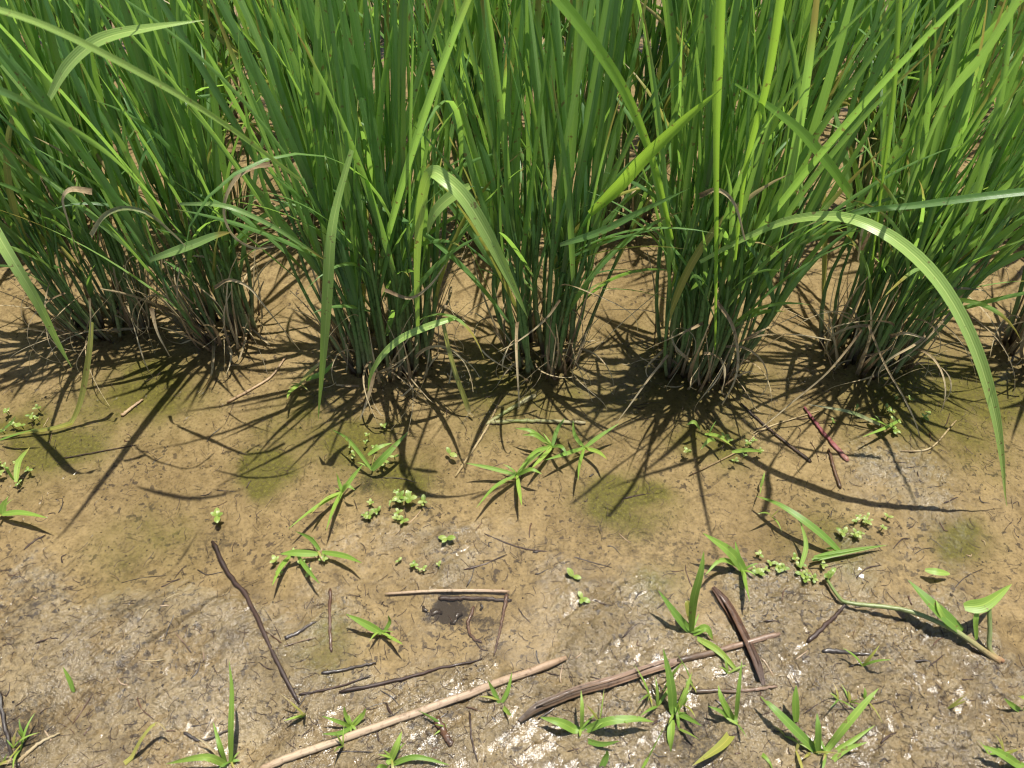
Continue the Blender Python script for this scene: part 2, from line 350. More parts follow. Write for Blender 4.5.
# ------------------------------------------------------------------ object helpers
def link(name, me, parent=None):
    o = bpy.data.objects.new(name, me); COL.objects.link(o)
    if parent: o.parent = parent
    return o
def tag(o, label=None, cat=None, group=None, kind=None):
    if label: o['label'] = label
    if cat: o['category'] = cat
    if group: o['group'] = group
    if kind: o['kind'] = kind
    return o
def empty(name, loc, label, cat, group=None):
    o = link(name, None); o.location = loc; o.empty_display_size = .02
    return tag(o, label, cat, group)
class MB:
    def __init__(s): s.v, s.f, s.uv = [], [], []
    def build(s, name, m, parent=None, offset=None, smooth=True):
        me = bpy.data.meshes.new(name)
        vv = s.v if offset is None else [v - offset for v in s.v]
        me.from_pydata([tuple(v) for v in vv], [], s.f)
        l = me.uv_layers.new(name="UVMap")
        idx = np.empty(len(me.loops), dtype=np.int32); me.loops.foreach_get('vertex_index', idx)
        l.data.foreach_set('uv', np.array(s.uv, dtype=np.float32)[idx].ravel())
        if smooth: me.polygons.foreach_set('use_smooth', [True] * len(me.polygons))
        me.materials.append(m)
        return link(name, me, parent)
    def ribbon(s, pts, width, side=None, normal=None, fold=.16, twist=0.0, prof=None, cross=2):
        """a blade along pts; width(t) half widths come from prof; folded along its midrib"""
        n = len(pts); b = len(s.v); prof = prof or blade
        for i, p in enumerate(pts):
            t = i / (n - 1)
            tg = (pts[min(i + 1, n - 1)] - pts[max(i - 1, 0)]).normalized()
            if side is not None: sd = side - tg * side.dot(tg)
            else: sd = tg.cross(normal)
            if sd.length < 1e-5: sd = tg.orthogonal()
            sd.normalize()
            if twist: sd = Matrix.Rotation(twist * t, 3, tg) @ sd
            nm = sd.cross(tg).normalized()
            w = width * prof(t) * .5
            for k in range(cross * 2 + 1):
                a = k / cross - 1
                s.v.append(p + sd * (w * a) + nm * (w * fold * 2 * abs(a)))
                s.uv.append((.5 + a * .5, t))
        c = cross * 2 + 1
        for i in range(n - 1):
            for k in range(c - 1):
                q = b + i * c + k
                s.f.append((q, q + 1, q + c + 1, q + c))
        return s
    def tube(s, pts, r0, r1=None, sides=7, flat=1.0, rough=0.0, seed=0, caps=True):
        r1 = r0 if r1 is None else r1
        n = len(pts); b = len(s.v); rr = random.Random(seed)
        ref = Vector((0.13, -.3, .94)) if abs((pts[-1] - pts[0]).normalized().z) < .8 else Vector((0, -1, 0))
        for i, p in enumerate(pts):
            t = i / (n - 1)
            tg = (pts[min(i + 1, n - 1)] - pts[max(i - 1, 0)]).normalized()
            sd = tg.cross(ref).normalized(); nm = sd.cross(tg)
            r = (r0 + (r1 - r0) * t) * (1 + rough * 1.6 * (rr.random() - .5))
            for k in range(sides):
                a = 2 * math.pi * k / sides
                q = r * (1 if 0 < i < n - 1 or not rough else .55) * (1 + rough * (rr.random() - .5) * 2)
                s.v.append(p + sd * (math.cos(a) * q) + nm * (math.sin(a) * q * flat)); s.uv.append((k / sides, t))
        for i in range(n - 1):
            for k in range(sides):
                k2 = (k + 1) % sides
                s.f.append((b + i * sides + k, b + i * sides + k2, b + (i + 1) * sides + k2, b + (i + 1) * sides + k))
        if caps:
            s.f.append(tuple(b + k for k in reversed(range(sides)))); s.f.append(tuple(b + (n - 1) * sides + k for k in range(sides)))
        return s
def blade(t): return min(1.0, .55 + 2.2 * t) * (1 - max(0, (t - .35) / .65) ** 1.9) + .02
def lance(t): return max(.04, math.sin(math.pi * min(1, .08 + .92 * t) ** .75) ** .8) if t < 1 else .03
def oval(t): return max(.12, math.sin(math.pi * (.06 + .92 * t)) ** .6)
def even(t): return 1.0 if t < .93 else .7
def thin(t): return 1.0 - .7 * t
def spline(pts, n):
    """n points along a smooth curve through pts"""
    P = [pts[0] * 2 - pts[1]] + list(pts) + [pts[-1] * 2 - pts[-2]]
    out = []; segs = len(pts) - 1
    for k in range(n):
        x = k / (n - 1) * segs; i = min(int(x), segs - 1); t = x - i
        a, b, c, d = P[i], P[i + 1], P[i + 2], P[i + 3]
        out.append(.5 * ((2 * b) + (c - a) * t + (2 * a - 5 * b + 4 * c - d) * t * t + (3 * b - a - 3 * c + d) * t ** 3))
    return out
def arc(p, az, el, bend, L, n=13, power=1.6, drift=0.0):
    pts = [p.copy()]; st = L / (n - 1); q = p.copy()
    for i in range(1, n):
        t = i / (n - 1); e = el - bend * t ** power; a = az + drift * t
        q = q + Vector((math.cos(a) * math.cos(e), math.sin(a) * math.cos(e), math.sin(e))) * st
        pts.append(q.copy())
    return pts
def rest(pts, lift=.001):
    for p in pts:
        if p.z < .004:
            p.z = max(p.z, ground_z(p.x, p.y) + lift, .0)
    return pts

# ------------------------------------------------------------------ ground and water
ny, nx = GX.shape
me = bpy.data.meshes.new('mud_ground')
me.vertices.add(nx * ny)
me.vertices.foreach_set('co', np.stack([GX, GY, GZ], -1).astype(np.float32).ravel())
ii = np.arange(ny - 1)[:, None] * nx + np.arange(nx - 1)[None, :]
quads = np.stack([ii, ii + 1, ii + nx + 1, ii + nx], -1).reshape(-1, 4).astype(np.int32)
me.loops.add(quads.size); me.loops.foreach_set('vertex_index', quads.ravel())
me.polygons.add(len(quads)); me.polygons.foreach_set('loop_start', np.arange(0, quads.size, 4, dtype=np.int32))
me.polygons.foreach_set('use_smooth', np.ones(len(quads), dtype=bool))
for nm, arr in (('wet', WET), ('algae', ALG), ('peat', PT)):
    a = me.attributes.new(nm, 'FLOAT', 'POINT'); a.data.foreach_set('value', arr.astype(np.float32).ravel())
me.update(calc_edges=True); me.validate()
me.materials.append(M['mud'])
tag(link('mud_ground', me), 'wet tan paddy mud', None, None, 'structure')
# the water: a level sheet over the low mud that thins to a film between the crumbs of the higher, soaked mud
film = MACRO - .0007 + .0026 * (fbm(GX * 14, GY * 14, 103, 3) - .5) + .0022 * (fbm(GX * 120, GY * 120, 107, 3) - .5)
WZ = np.maximum(film, .00025 * (fbm(GX * 30, GY * 30, 109, 2) - .5))
for px_, py_, ra in ((222, 494, .017), (240, 462, .010)):            # small rings spreading on the water
    c_ = G(px_, py_); rr_ = np.sqrt((GX - c_.x) ** 2 + (GY - c_.y) ** 2)
    WZ = WZ + .00024 * np.sin(rr_ * 2 * math.pi / .0065) * np.exp(-((rr_ - ra) / .010) ** 2)
wm = bpy.data.meshes.new('shallow_water')
wm.vertices.add(nx * ny); wm.vertices.foreach_set('co', np.stack([GX, GY, WZ], -1).astype(np.float32).ravel())
wm.loops.add(quads.size); wm.loops.foreach_set('vertex_index', quads.ravel())
wm.polygons.add(len(quads)); wm.polygons.foreach_set('loop_start', np.arange(0, quads.size, 4, dtype=np.int32))
wm.polygons.foreach_set('use_smooth', np.ones(len(quads), dtype=bool))
wat = wm.attributes.new('wet', 'FLOAT', 'POINT'); wat.data.foreach_set('value', (WET * sstep(.0002, .0012, WZ)).astype(np.float32).ravel())
wm.update(calc_edges=True); wm.validate()
wm.materials.append(M['water'])
tag(link('shallow_water', wm), 'clear shallow water over the mud', None, None, 'structure')

# ------------------------------------------------------------------ rice
def leaf(tuft, pts, width, material='leaf', side=None, normal=None, twist=0.0, fold=.16, prof=None, label=None):
    o = MB().ribbon(pts, width, side, normal, fold, twist, prof).build('leaf', M[material], tuft, tuft.location)
    if label: o['label'] = label
    return o
def dry_leaf(tuft, pts, width, normal=Vector((0, -.7, .7)), twist=0.0, material='dry'):
    return MB().ribbon(pts, width, None, normal, .3, twist, thin, 1).build('dry_leaf', M[material], tuft, tuft.location)

def rice_tuft(loc, label, group, culms=22, rad=.046, lean=(0, 0), per=3.2, dry=16, sheaths=14, size=1.0):
    t = empty('rice_tuft', loc, label, 'rice plant', group)
    todo = []
    for c in range(culms):
        th = rnd.uniform(0, 2 * math.pi); rr = math.sqrt(rnd.random())
        b = Vector((loc[0] + rad * rr * math.cos(th), loc[1] + rad * rr * math.sin(th) * .85, -.012))
        out = R(rnd.uniform(3, 14)) * rr
        near = .35 if math.sin(th) < 0 else 1.0
        d = Vector((math.cos(th) * math.tan(out) + lean[0] + rnd.gauss(0, .045), math.sin(th) * math.tan(out) * near + lean[1] + rnd.gauss(0, .035), 1)).normalized()
        h = rnd.uniform(.17, .31) * size
        curl = Vector((rnd.gauss(0, .010), rnd.gauss(0, .010), 0))
        pts = [b + d * (h * k / 6) + curl * math.sin(math.pi * k / 6) for k in range(7)]
        r = rnd.uniform(.0018, .0032)
        MB().tube(pts, r * 1.15, r * .62, 6, .8, caps=False).build('stem', M['stem'], t, t.location)
        ca = math.atan2(d.y, d.x) if rnd.random() < .5 else rnd.uniform(0, 6.28)
        n = int(per) + (rnd.random() < per % 1)
        for k in range(n):
            f = 1.0 - k * rnd.uniform(.17, .27)
            if f < .2: break
            p = pts[0].lerp(pts[-1], f) + curl * math.sin(math.pi * f)
            az = ca + (math.pi if k % 2 else 0) + rnd.gauss(0, .5)
            if math.sin(az) < -.25 and rnd.random() < .6: az = -az
            if k == 0: el, bend, L = R(rnd.uniform(80, 89)), R(abs(rnd.gauss(0, 13))), rnd.uniform(.26, .44)
            elif k == 1: el, bend, L = R(rnd.uniform(75, 87)), R(rnd.uniform(0, 30)), rnd.uniform(.26, .42)
            else: el, bend, L = R(rnd.uniform(66, 85)), R(rnd.uniform(5, 60)), rnd.uniform(.14, .30)
            if rnd.random() < .022: bend = R(rnd.uniform(80, 150))
            lp = arc(p, az, el, bend, L * size, 12, 1.7, rnd.gauss(0, .25))
            lp = [q + Vector((d.x, d.y, 0)) * (q.z - p.z if q.z > p.z else 0) * .9 for q in lp]
            sd = Vector((-math.sin(az), math.cos(az), 0))
            sd = Matrix.Rotation(rnd.gauss(0, .8), 3, (lp[1] - lp[0]).normalized()) @ sd
            todo.append((rnd.uniform(.0040, .0066) if rnd.random() < .55 else rnd.uniform(.0066, .0092), lp, 'yellow' if (k >= 2 and rnd.random() < .12) else 'leaf', sd, rnd.gauss(0, .55), rnd.uniform(.06, .22)))
    for c in range(int(culms * .45)):                      # short lower leaves spreading sideways
        az = rnd.choice((0, math.pi)) + rnd.gauss(0, .6); z = rnd.uniform(.05, .17)
        p = Vector((loc[0] + rad * .7 * math.cos(az) * rnd.random() + lean[0] * z, loc[1] + rad * .6 * math.sin(az) + lean[1] * z, z))
        lp = arc(p, az, R(rnd.uniform(48, 76)), R(rnd.uniform(10, 75)), rnd.uniform(.09, .22), 12, 1.5, rnd.gauss(0, .4))
        todo.append((rnd.uniform(.0040, .0075), lp, 'yellow' if rnd.random() < .22 else 'leaf', Vector((-math.sin(az), math.cos(az), rnd.gauss(0, .3))), rnd.gauss(0, .9), rnd.uniform(.06, .2)))
    todo.sort(key=lambda q: -q[0])
    rnd2 = MB()
    for k, (w, lp, m, sd, tw, fo) in enumerate(todo):
        if k < 100: leaf(t, rest(lp), w, m, side=sd, twist=tw, fold=fo)
        else: rnd2.ribbon(rest(lp), w, sd, None, fo, tw)
    if len(todo) > 100:
        tag(rnd2.build('foliage', M['leaf'], t, t.location), kind='stuff')
    for c in range(sheaths):                              # withered sheaths hugging the foot
        th = rnd.uniform(0, 6.28); rr = rad * rnd.uniform(.6, 1.12)
        p = Vector((loc[0] + rr * math.cos(th), loc[1] + rr * math.sin(th), -.008))
        pts = arc(p, th + rnd.gauss(0, .8), R(rnd.uniform(64, 89)), R(rnd.gauss(0, 22)), rnd.uniform(.05, .17), 8, 1.5, rnd.gauss(0, .6))
        dry_leaf(t, rest(pts), rnd.uniform(.002, .0055), Vector((math.cos(th), math.sin(th), .2)), rnd.gauss(0, 1.2), 'sheath' if rnd.random() < .65 else 'dry')
    for c in range(dry):                                  # dry curled strands
        th = rnd.uniform(0, 6.28) if rnd.random() < .4 else rnd.uniform(-2.9, -.2)
        rr = rad * rnd.uniform(.5, 1.15)
        z = rnd.choice((.01, .02, .04, .07, .10, .13)) * rnd.uniform(.8, 1.3)
        p = Vector((loc[0] + rr * math.cos(th) * (1 + z * 3), loc[1] + rr * math.sin(th) * (1 + z * 3), z))
        pts = arc(p, th + rnd.gauss(0, .9), R(rnd.uniform(5, 75)), R(rnd.uniform(60, 190)), rnd.uniform(.05, .15), 14, 1.0, rnd.gauss(0, 1.8))
        dry_leaf(t, rest(pts), rnd.choice((.0012, .0016, .002, .003, .004)), twist=rnd.gauss(0, 2.5), normal=Vector((rnd.gauss(0, .5), -.7, .6)))
    return t

front_px = [(-95, 335, 'front rice tuft cut by the left edge, sending a bright blade down right'),
            (112, 322, 'left front rice tuft leaning left, a yellowish leaf drooping from its foot'),
            (226, 326, 'narrow front rice tuft with a pale looped dry leaf on its right side'),
            (388, 352, 'front rice tuft with a straight hanging blade on its left and bent bright blade right'),
            (545, 352, 'small front rice tuft whose foot stands behind the tip of the bent bright blade'),
            (697, 358, 'dense upright front rice tuft with a yellow green leaf rising straight from it'),
            (866, 352, 'front rice tuft under the long arching light green blade, brown dry straw round its foot'),
            (1040, 350, 'front rice tuft cut by the right edge of the view')]
front_par = [dict(culms=26, lean=(0, .09)), dict(culms=42, rad=.050, lean=(-.06, .09)), dict(culms=36, rad=.042, lean=(-.05, .10)), dict(culms=56, rad=.060, lean=(0, .09)), dict(culms=38, rad=.046, lean=(0, .10)),
             dict(culms=52, rad=.053, lean=(.02, .08)), dict(culms=50, rad=.052, lean=(.10, .09)), dict(culms=28, lean=(.06, .09))]
T = []
for (px, py, lab), par in zip(front_px, front_par):
    g = G(px, py); T.append(rice_tuft((g.x, g.y, 0), lab, 'rice tufts of the front row', per=3.1, dry=24, sheaths=44, size=.93, **par))
row0 = [t.location.x for t in T]
ord2 = ['first', 'second', 'third', 'fourth', 'fifth', 'sixth', 'seventh', 'eighth', 'ninth', 'tenth']
xs2 = [-.84, -.66, -.46, -.24, -.035, .165, .37, .56, .76]
for k, x in enumerate(xs2):
    rice_tuft((x + rnd.gauss(0, .012), .94 + rnd.gauss(0, .015), 0), f'rice tuft of the second row, {ord2[k]} from the left, behind the front row',
              'rice tufts of the second row', culms=36, per=3.1, dry=8, sheaths=12, lean=(rnd.gauss(0, .04), rnd.gauss(0, .03)))
for row, (y, n) in enumerate(((1.23, 10), (1.52, 11))):
    for k in range(n):
        x = (k - (n - 1) / 2) * .205 + rnd.gauss(0, .015)
        rice_tuft((x, y + rnd.gauss(0, .02), 0), 'green rice tuft deep in the stand, behind the second row', 'rice tufts deep in the stand',
                  culms=32, per=3.0, dry=0, sheaths=0, lean=(rnd.gauss(0, .04), rnd.gauss(0, .03)))

# single blades that stand out
CAMN = Vector((0, -.62, .78))
def vpath(l, n=20): return spline([V(*q) for q in l], n)
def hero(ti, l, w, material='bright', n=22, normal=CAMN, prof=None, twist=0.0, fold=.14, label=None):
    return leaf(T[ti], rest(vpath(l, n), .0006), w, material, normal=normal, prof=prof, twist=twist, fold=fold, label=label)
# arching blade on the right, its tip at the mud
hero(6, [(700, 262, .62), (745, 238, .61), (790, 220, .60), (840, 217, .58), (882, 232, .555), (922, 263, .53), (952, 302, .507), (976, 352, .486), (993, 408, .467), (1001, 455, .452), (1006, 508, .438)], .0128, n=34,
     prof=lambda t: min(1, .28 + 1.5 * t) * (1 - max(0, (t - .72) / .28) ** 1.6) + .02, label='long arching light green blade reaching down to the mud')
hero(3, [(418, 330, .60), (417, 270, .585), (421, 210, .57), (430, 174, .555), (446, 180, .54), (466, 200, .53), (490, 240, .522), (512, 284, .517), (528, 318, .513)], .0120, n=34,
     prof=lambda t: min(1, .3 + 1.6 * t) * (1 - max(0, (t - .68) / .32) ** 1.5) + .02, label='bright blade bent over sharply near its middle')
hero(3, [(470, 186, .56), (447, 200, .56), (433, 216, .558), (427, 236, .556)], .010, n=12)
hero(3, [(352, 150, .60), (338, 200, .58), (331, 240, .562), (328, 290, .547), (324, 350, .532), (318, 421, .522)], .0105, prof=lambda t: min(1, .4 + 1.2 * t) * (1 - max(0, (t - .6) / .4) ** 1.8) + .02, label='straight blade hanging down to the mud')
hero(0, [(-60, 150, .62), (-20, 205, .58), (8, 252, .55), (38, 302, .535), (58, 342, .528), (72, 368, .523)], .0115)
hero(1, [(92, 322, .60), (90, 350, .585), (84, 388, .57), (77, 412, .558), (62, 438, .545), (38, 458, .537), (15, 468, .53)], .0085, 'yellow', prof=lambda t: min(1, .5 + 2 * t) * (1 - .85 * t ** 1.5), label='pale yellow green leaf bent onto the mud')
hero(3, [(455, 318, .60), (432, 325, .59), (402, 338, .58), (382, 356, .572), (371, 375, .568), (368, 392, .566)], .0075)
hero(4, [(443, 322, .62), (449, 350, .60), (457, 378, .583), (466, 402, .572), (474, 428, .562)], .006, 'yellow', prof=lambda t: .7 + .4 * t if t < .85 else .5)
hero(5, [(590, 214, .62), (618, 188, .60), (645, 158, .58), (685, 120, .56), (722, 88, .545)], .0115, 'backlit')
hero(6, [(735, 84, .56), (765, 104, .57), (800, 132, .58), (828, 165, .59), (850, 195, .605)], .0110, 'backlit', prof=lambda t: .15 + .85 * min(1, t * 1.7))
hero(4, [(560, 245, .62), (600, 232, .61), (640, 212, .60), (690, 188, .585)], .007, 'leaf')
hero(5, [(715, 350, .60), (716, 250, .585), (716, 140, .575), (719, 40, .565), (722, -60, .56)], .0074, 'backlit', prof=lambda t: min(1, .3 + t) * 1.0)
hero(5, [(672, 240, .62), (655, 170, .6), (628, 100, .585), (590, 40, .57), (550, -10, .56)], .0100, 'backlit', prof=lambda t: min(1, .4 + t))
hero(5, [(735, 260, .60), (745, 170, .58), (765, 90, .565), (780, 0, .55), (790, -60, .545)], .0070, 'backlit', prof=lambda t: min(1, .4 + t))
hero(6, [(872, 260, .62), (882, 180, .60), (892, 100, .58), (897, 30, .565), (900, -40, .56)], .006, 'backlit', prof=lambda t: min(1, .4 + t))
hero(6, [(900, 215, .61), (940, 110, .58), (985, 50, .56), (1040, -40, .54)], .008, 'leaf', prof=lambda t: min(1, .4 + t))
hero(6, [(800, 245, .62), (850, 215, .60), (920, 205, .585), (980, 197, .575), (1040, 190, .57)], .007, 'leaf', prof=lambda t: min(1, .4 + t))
# slender blades near the viewer on the left
hero(1, [(-30, 2, .40), (35, 22, .415), (100, 52, .43), (180, 96, .455), (240, 135, .48), (300, 180, .51)], .0042, 'bright', prof=lambda t: .5 + .5 * math.sin(math.pi * (.15 + .8 * t)))
hero(0, [(-40, 78, .42), (10, 95, .43), (60, 122, .45), (110, 155, .475), (150, 195, .50)], .0045, 'leaf')
hero(1, [(50, 98, .56), (66, 70, .56), (88, 48, .558), (112, 36, .556), (150, 28, .56), (205, 20, .57)], .0105, 'bright')
hero(2, [(150, 260, .60), (190, 246, .585), (215, 236, .575), (232, 232, .57)], .0085, 'leaf')
hero(2, [(180, 204, .56), (225, 206, .55), (270, 225, .55), (310, 250, .56), (328, 262, .565)], .0042, 'leaf')
# the long straight blades whose shadows run across the mud
def straight(ti, tip, w=.011):
    b = T[ti].location + Vector((0, 0, .12)); t = Vector(tip)
    pts = [b.lerp(t, k / 14) + Vector((0, 0, .03 * math.sin(math.pi * k / 14))) for k in range(15)]
    leaf(T[ti], pts, w, 'leaf', normal=Vector((.56, .83, .1)))
straight(3, (.02, .52, .60), .0072); straight(5, (.30, .47, .58), .0058); straight(2, (-.40, .518, .60), .010); straight(6, (.52, .53, .54), .0065)
# conspicuous dry leaves
def dryp(ti, l, w=.004, n=22, material='dry', twist=.6): dry_leaf(T[ti], vpath(l, n), w, CAMN, twist, material)
dryp(2, [(270, 165, .60), (252, 168, .59), (236, 180, .585), (226, 200, .58), (226, 220, .578), (236, 238, .58), (255, 248, .585), (275, 246, .59)], .0055)
dryp(1, [(92, 192, .58), (72, 190, .575), (64, 200, .572), (70, 225, .57), (80, 262, .575)], .006)
dryp(1, [(92, 236, .58), (105, 216, .57), (125, 208, .565), (150, 214, .56), (175, 235, .565), (186, 246, .57)], .0055, material='cut')
dryp(2, [(215, 288, .61), (230, 280, .60), (250, 288, .59), (268, 310, .58), (300, 350, .575)], .004)
dryp(1, [(90, 298, .60), (91, 320, .59), (90, 345, .585)], .003)
dryp(1, [(152, 308, .60), (158, 332, .585), (170, 356, .575)], .005)
dryp(3, [(374, 372, .585), (370, 392, .57), (366, 405, .563), (360, 420, .557)], .006)
dryp(5, [(715, 300, .60), (732, 325, .59), (738, 355, .58), (735, 380, .57), (722, 405, .563)], .0045)
dryp(5, [(700, 196, .60), (718, 190, .59), (735, 205, .585), (745, 240, .58)], .005)
dryp(6, [(860, 250, .61), (872, 225, .60), (868, 222, .595), (862, 232, .59), (858, 260, .59)], .005)
dryp(6, [(862, 330, .60), (845, 352, .585), (825, 375, .57), (795, 400, .56), (765, 425, .548), (735, 445, .535)], .0028)
dryp(6, [(868, 325, .60), (885, 365, .57), (905, 400, .55), (918, 430, .537), (925, 465, .52)], .0026)
dryp(6, [(960, 300, .62), (935, 330, .6), (912, 352, .59), (880, 372, .585)], .0026)
dryp(6, [(890, 336, .60), (905, 333, .59), (925, 338, .585)], .005)
dryp(5, [(668, 355, .60), (648, 380, .58), (630, 405, .565), (615, 425, .552)], .003)
dryp(4, [(560, 300, .61), (545, 320, .60), (520, 340, .59), (498, 352, .585)], .003)
dryp(3, [(385, 290, .59), (410, 298, .58), (430, 285, .58), (445, 265, .585)], .004)

# ------------------------------------------------------------------ weeds on the mud
def weed(name, px, py, leaves, label, cat='weed', w=.006, material='weed', h0=.004, group=None):
    """leaves: lists of (px, py, height) starting at the crown"""
    c = GS(px, py); c.z = max(c.z, 0)
    t = empty(name, c, label, cat, group)
    for L in leaves:
        opt = L[-1] if isinstance(L[-1], dict) else {}
        pts = [q for q in L if not isinstance(q, dict)]
        P3 = []
        for k, q in enumerate(pts):
            hgt = q[2] if len(q) > 2 else (h0 + (.016 if len(pts) == 2 else .018) * (k / max(1, len(pts) - 1)))
            g = G(q[0], q[1], hgt); P3.append(g)
        if len(P3) == 2:
            md = P3[0].lerp(P3[1], .55) + Vector((0, 0, .010)); P3 = [P3[0], md, P3[1]]
        P3 = rest(spline(P3, 12), .001)
        o = MB().ribbon(P3, opt.get('w', w) * .80, None, Vector((rnd.gauss(0, .25), -.35, .9)), .12, rnd.gauss(0, .35), opt.get('prof', lance)).build('leaf', M[opt.get('m', material)], t, t.location)
    if len(leaves) > 2:
        for k in range(rnd.randint(2, 4)):
            a = rnd.uniform(0, 6.28); L = rnd.uniform(.008, .022)
            MB().ribbon(rest(arc(c + Vector((0, 0, .002)), a, R(rnd.uniform(20, 70)), R(rnd.uniform(20, 80)), L, 8), .001), rnd.uniform(.0014, .0030), Vector((-math.sin(a), math.cos(a), 0)), None, .15, rnd.gauss(0, .5), lance).build('leaf', M['yellow' if rnd.random() < .3 else material], t, t.location)
    return t
weed('grass_weed', 552, 447, [[(552, 447), (522, 435)], [(552, 447), (557, 430), (565, 418)], [(552, 447), (535, 452), (517, 472)], [(552, 447), (568, 456)], [(552, 447), (540, 460), (530, 470)], [(552, 447), (515, 428)]],
     'star shaped grass weed lying left of its twin below the small rice tuft')
weed('grass_weed', 584, 448, [[(584, 448), (575, 435), (573, 420)], [(584, 448), (600, 436), (620, 423)], [(584, 448), (579, 465), (578, 481)], [(584, 448), (565, 454), (545, 460)], [(584, 448), (598, 452), (608, 460)]],
     'star shaped grass weed with a long leaf pointing up right, right of its twin')
weed('grass_weed', 517, 475, [[(517, 475), (490, 468), (466, 463)], [(517, 475), (495, 487), (476, 508)], [(517, 475), (519, 490), (522, 506)], [(517, 475), (528, 462), (545, 450)], [(517, 475), (542, 474)]],
     'spreading grass weed with a leaf pointing straight down, below the two star shaped weeds')
weed('grass_weed', 342, 492, [[(342, 492), (315, 508), (288, 529)], [(342, 492), (334, 508), (326, 531)], [(342, 492), (352, 478), (363, 464)], [(342, 492), (338, 480), (336, 472)], [(342, 492), (325, 500), (310, 515)], [(342, 492), (355, 490)]],
     'grass weed with long leaves fanning down left beside the dark wet hollow')
weed('grass_weed', 372, 470, [[(372, 470, .004), (355, 447, .02), (344, 436, .022), (331, 429, .018)], [(372, 470, .004), (385, 456, .02), (408, 432, .03), {'w': .010}], [(368, 455, .01), (380, 447, .015), (392, 443, .012)]],
     'grass weed with a bent leaf and one broad blade pointing up right')
weed('grass_weed', 318, 552, [[(320, 550), (310, 538), (295, 531)], [(318, 554), (295, 553), (280, 554), {'w': .009}], [(322, 552), (345, 556), (362, 563), {'w': .007}], [(290, 556), (280, 568), (272, 586)], [(298, 556), (308, 570), (320, 584)]],
     'pale grass weed with a short fat leaf pointing left, left of the mud bump')
weed('grass_weed', 4, 513, [[(2, 514), (22, 513), (48, 518), {'w': .008}], [(2, 514), (4, 505), (8, 498)], [(2, 512), (-12, 505), (-25, 502)]], 'bright green weed at the left edge with a leaf lying to the right', w=.009)
weed('grass_weed', 15, 480, [[(16, 482), (19, 462), (30, 447), {'w': .008}], [(14, 480), (10, 468)]], 'upright little weed leaf at the left edge among round seedlings')
weed('grass_weed', 838, 550, [[(840, 552, .003), (822, 535, .016), (800, 518, .024), (778, 504, .022), (756, 496, .012), {'w': .010}], [(838, 550), (815, 558), (886, 545), {'w': .004}], [(812, 560, .003), (845, 552, .008), (887, 545, .006), {'w': .007}],
     [(800, 568), (806, 545), (800, 520), {'w': .006}]], 'weed with a long blade running up left toward the dark twig, below the purple stalk')
weed('grass_weed', 742, 572, [[(745, 572, .003), (730, 552, .025), (703, 533, .04), {'w': .013}], [(742, 572, .003), (738, 555, .02), (735, 541, .028)], [(742, 566), (745, 585), (750, 602), {'w': .009}], [(746, 570), (722, 560, .02), (705, 575, .02)]],
     'broad leaved weed with one wide blade pointing up left, above the rotting brown leaf')
weed('grass_weed', 690, 634, [[(691, 634, .0), (694, 600, .045), (701, 572, .075), (704, 551, .09), {'w': .0095}], [(690, 632, .0), (676, 615, .02), (658, 590, .038), {'w': .010}], [(692, 625), (688, 605, .02), (686, 600, .022), {'m': 'yellow', 'w': .008}],
     [(693, 634), (706, 628, .012), (713, 640, .004), {'w': .009}], [(697, 638), (720, 652, .01), (745, 680, .004), {'w': .008}]], 'tall upright weed standing by the end of the split reed')
weed('grass_weed', 672, 716, [[(673, 716, .0), (671, 685, .03), (663, 648, .055), {'w': .010}], [(674, 716, .0), (684, 695, .02), (692, 672, .03)], [(672, 720, .006), (671, 738, .008), (671, 752, .004), {'w': .009}], [(674, 712), (688, 718), (702, 726), {'w': .006}]],
     'weed with one tall blade rising straight up below the split reed')
weed('grass_weed', 580, 732, [[(580, 733, .0), (562, 723, .02), (540, 717, .02), {'w': .010}], [(580, 733, .0), (605, 722, .025), (635, 719, .026), (654, 722, .018), {'w': .009}], [(581, 732), (582, 710, .03), (581, 690, .035), {'w': .005}], [(580, 738), (600, 744), (620, 741)], [(600, 770), (606, 757), (607, 750), {'w': .007}]],
     'weed with two flat leaves spread left and right at the bottom edge')
weed('grass_weed', 735, 728, [[(735, 724, .0), (722, 712, .02), (708, 706, .024), {'w': .005}], [(735, 726, .0), (738, 695, .04), (742, 660, .06), {'w': .005}], [(735, 728), (722, 745), (692, 766), {'w': .010, 'm': 'yellow'}], [(736, 724), (722, 700, .03), (718, 685, .035), {'w': .007}], [(740, 732, .006), (760, 755, .004), (772, 772, .002), {'w': .005}]],
     'thin grass weed with a yellow leaf bending down left at the bottom')
weed('grass_weed', 822, 756, [[(822, 756, .0), (800, 735, .02), (775, 710, .03), (760, 696, .026), {'w': .010}], [(822, 756, .0), (842, 730, .03), (865, 703, .045), (879, 688, .05), {'w': .008}], [(818, 756), (818, 730, .03), (817, 713, .036), {'w': .007}], [(796, 722, .01), (795, 700, .03), (796, 685, .04), {'w': .009}],
     [(824, 758), (850, 742, .01), (875, 725, .012), {'w': .006}], [(822, 770), (845, 750), (868, 742), {'w': .006}]], 'many leaved grass weed at the bottom right, its blades fanning upward')
weed('grass_weed', 500, 702, [[(500, 704), (493, 690), (488, 680)], [(501, 704), (508, 690), (512, 672)], [(502, 706), (508, 712), (512, 716)]], 'small forked sprout at the end of the long straw', w=.005)
weed('grass_weed', 393, 760, [[(388, 766, .0), (396, 748, .02), (402, 731, .025), {'w': .008}], [(388, 766), (415, 757, .014), (450, 765, .008), {'w': .006}], [(388, 768), (376, 772), {'w': .006}]], 'sprout below the long straw with one leaf lying to the right')
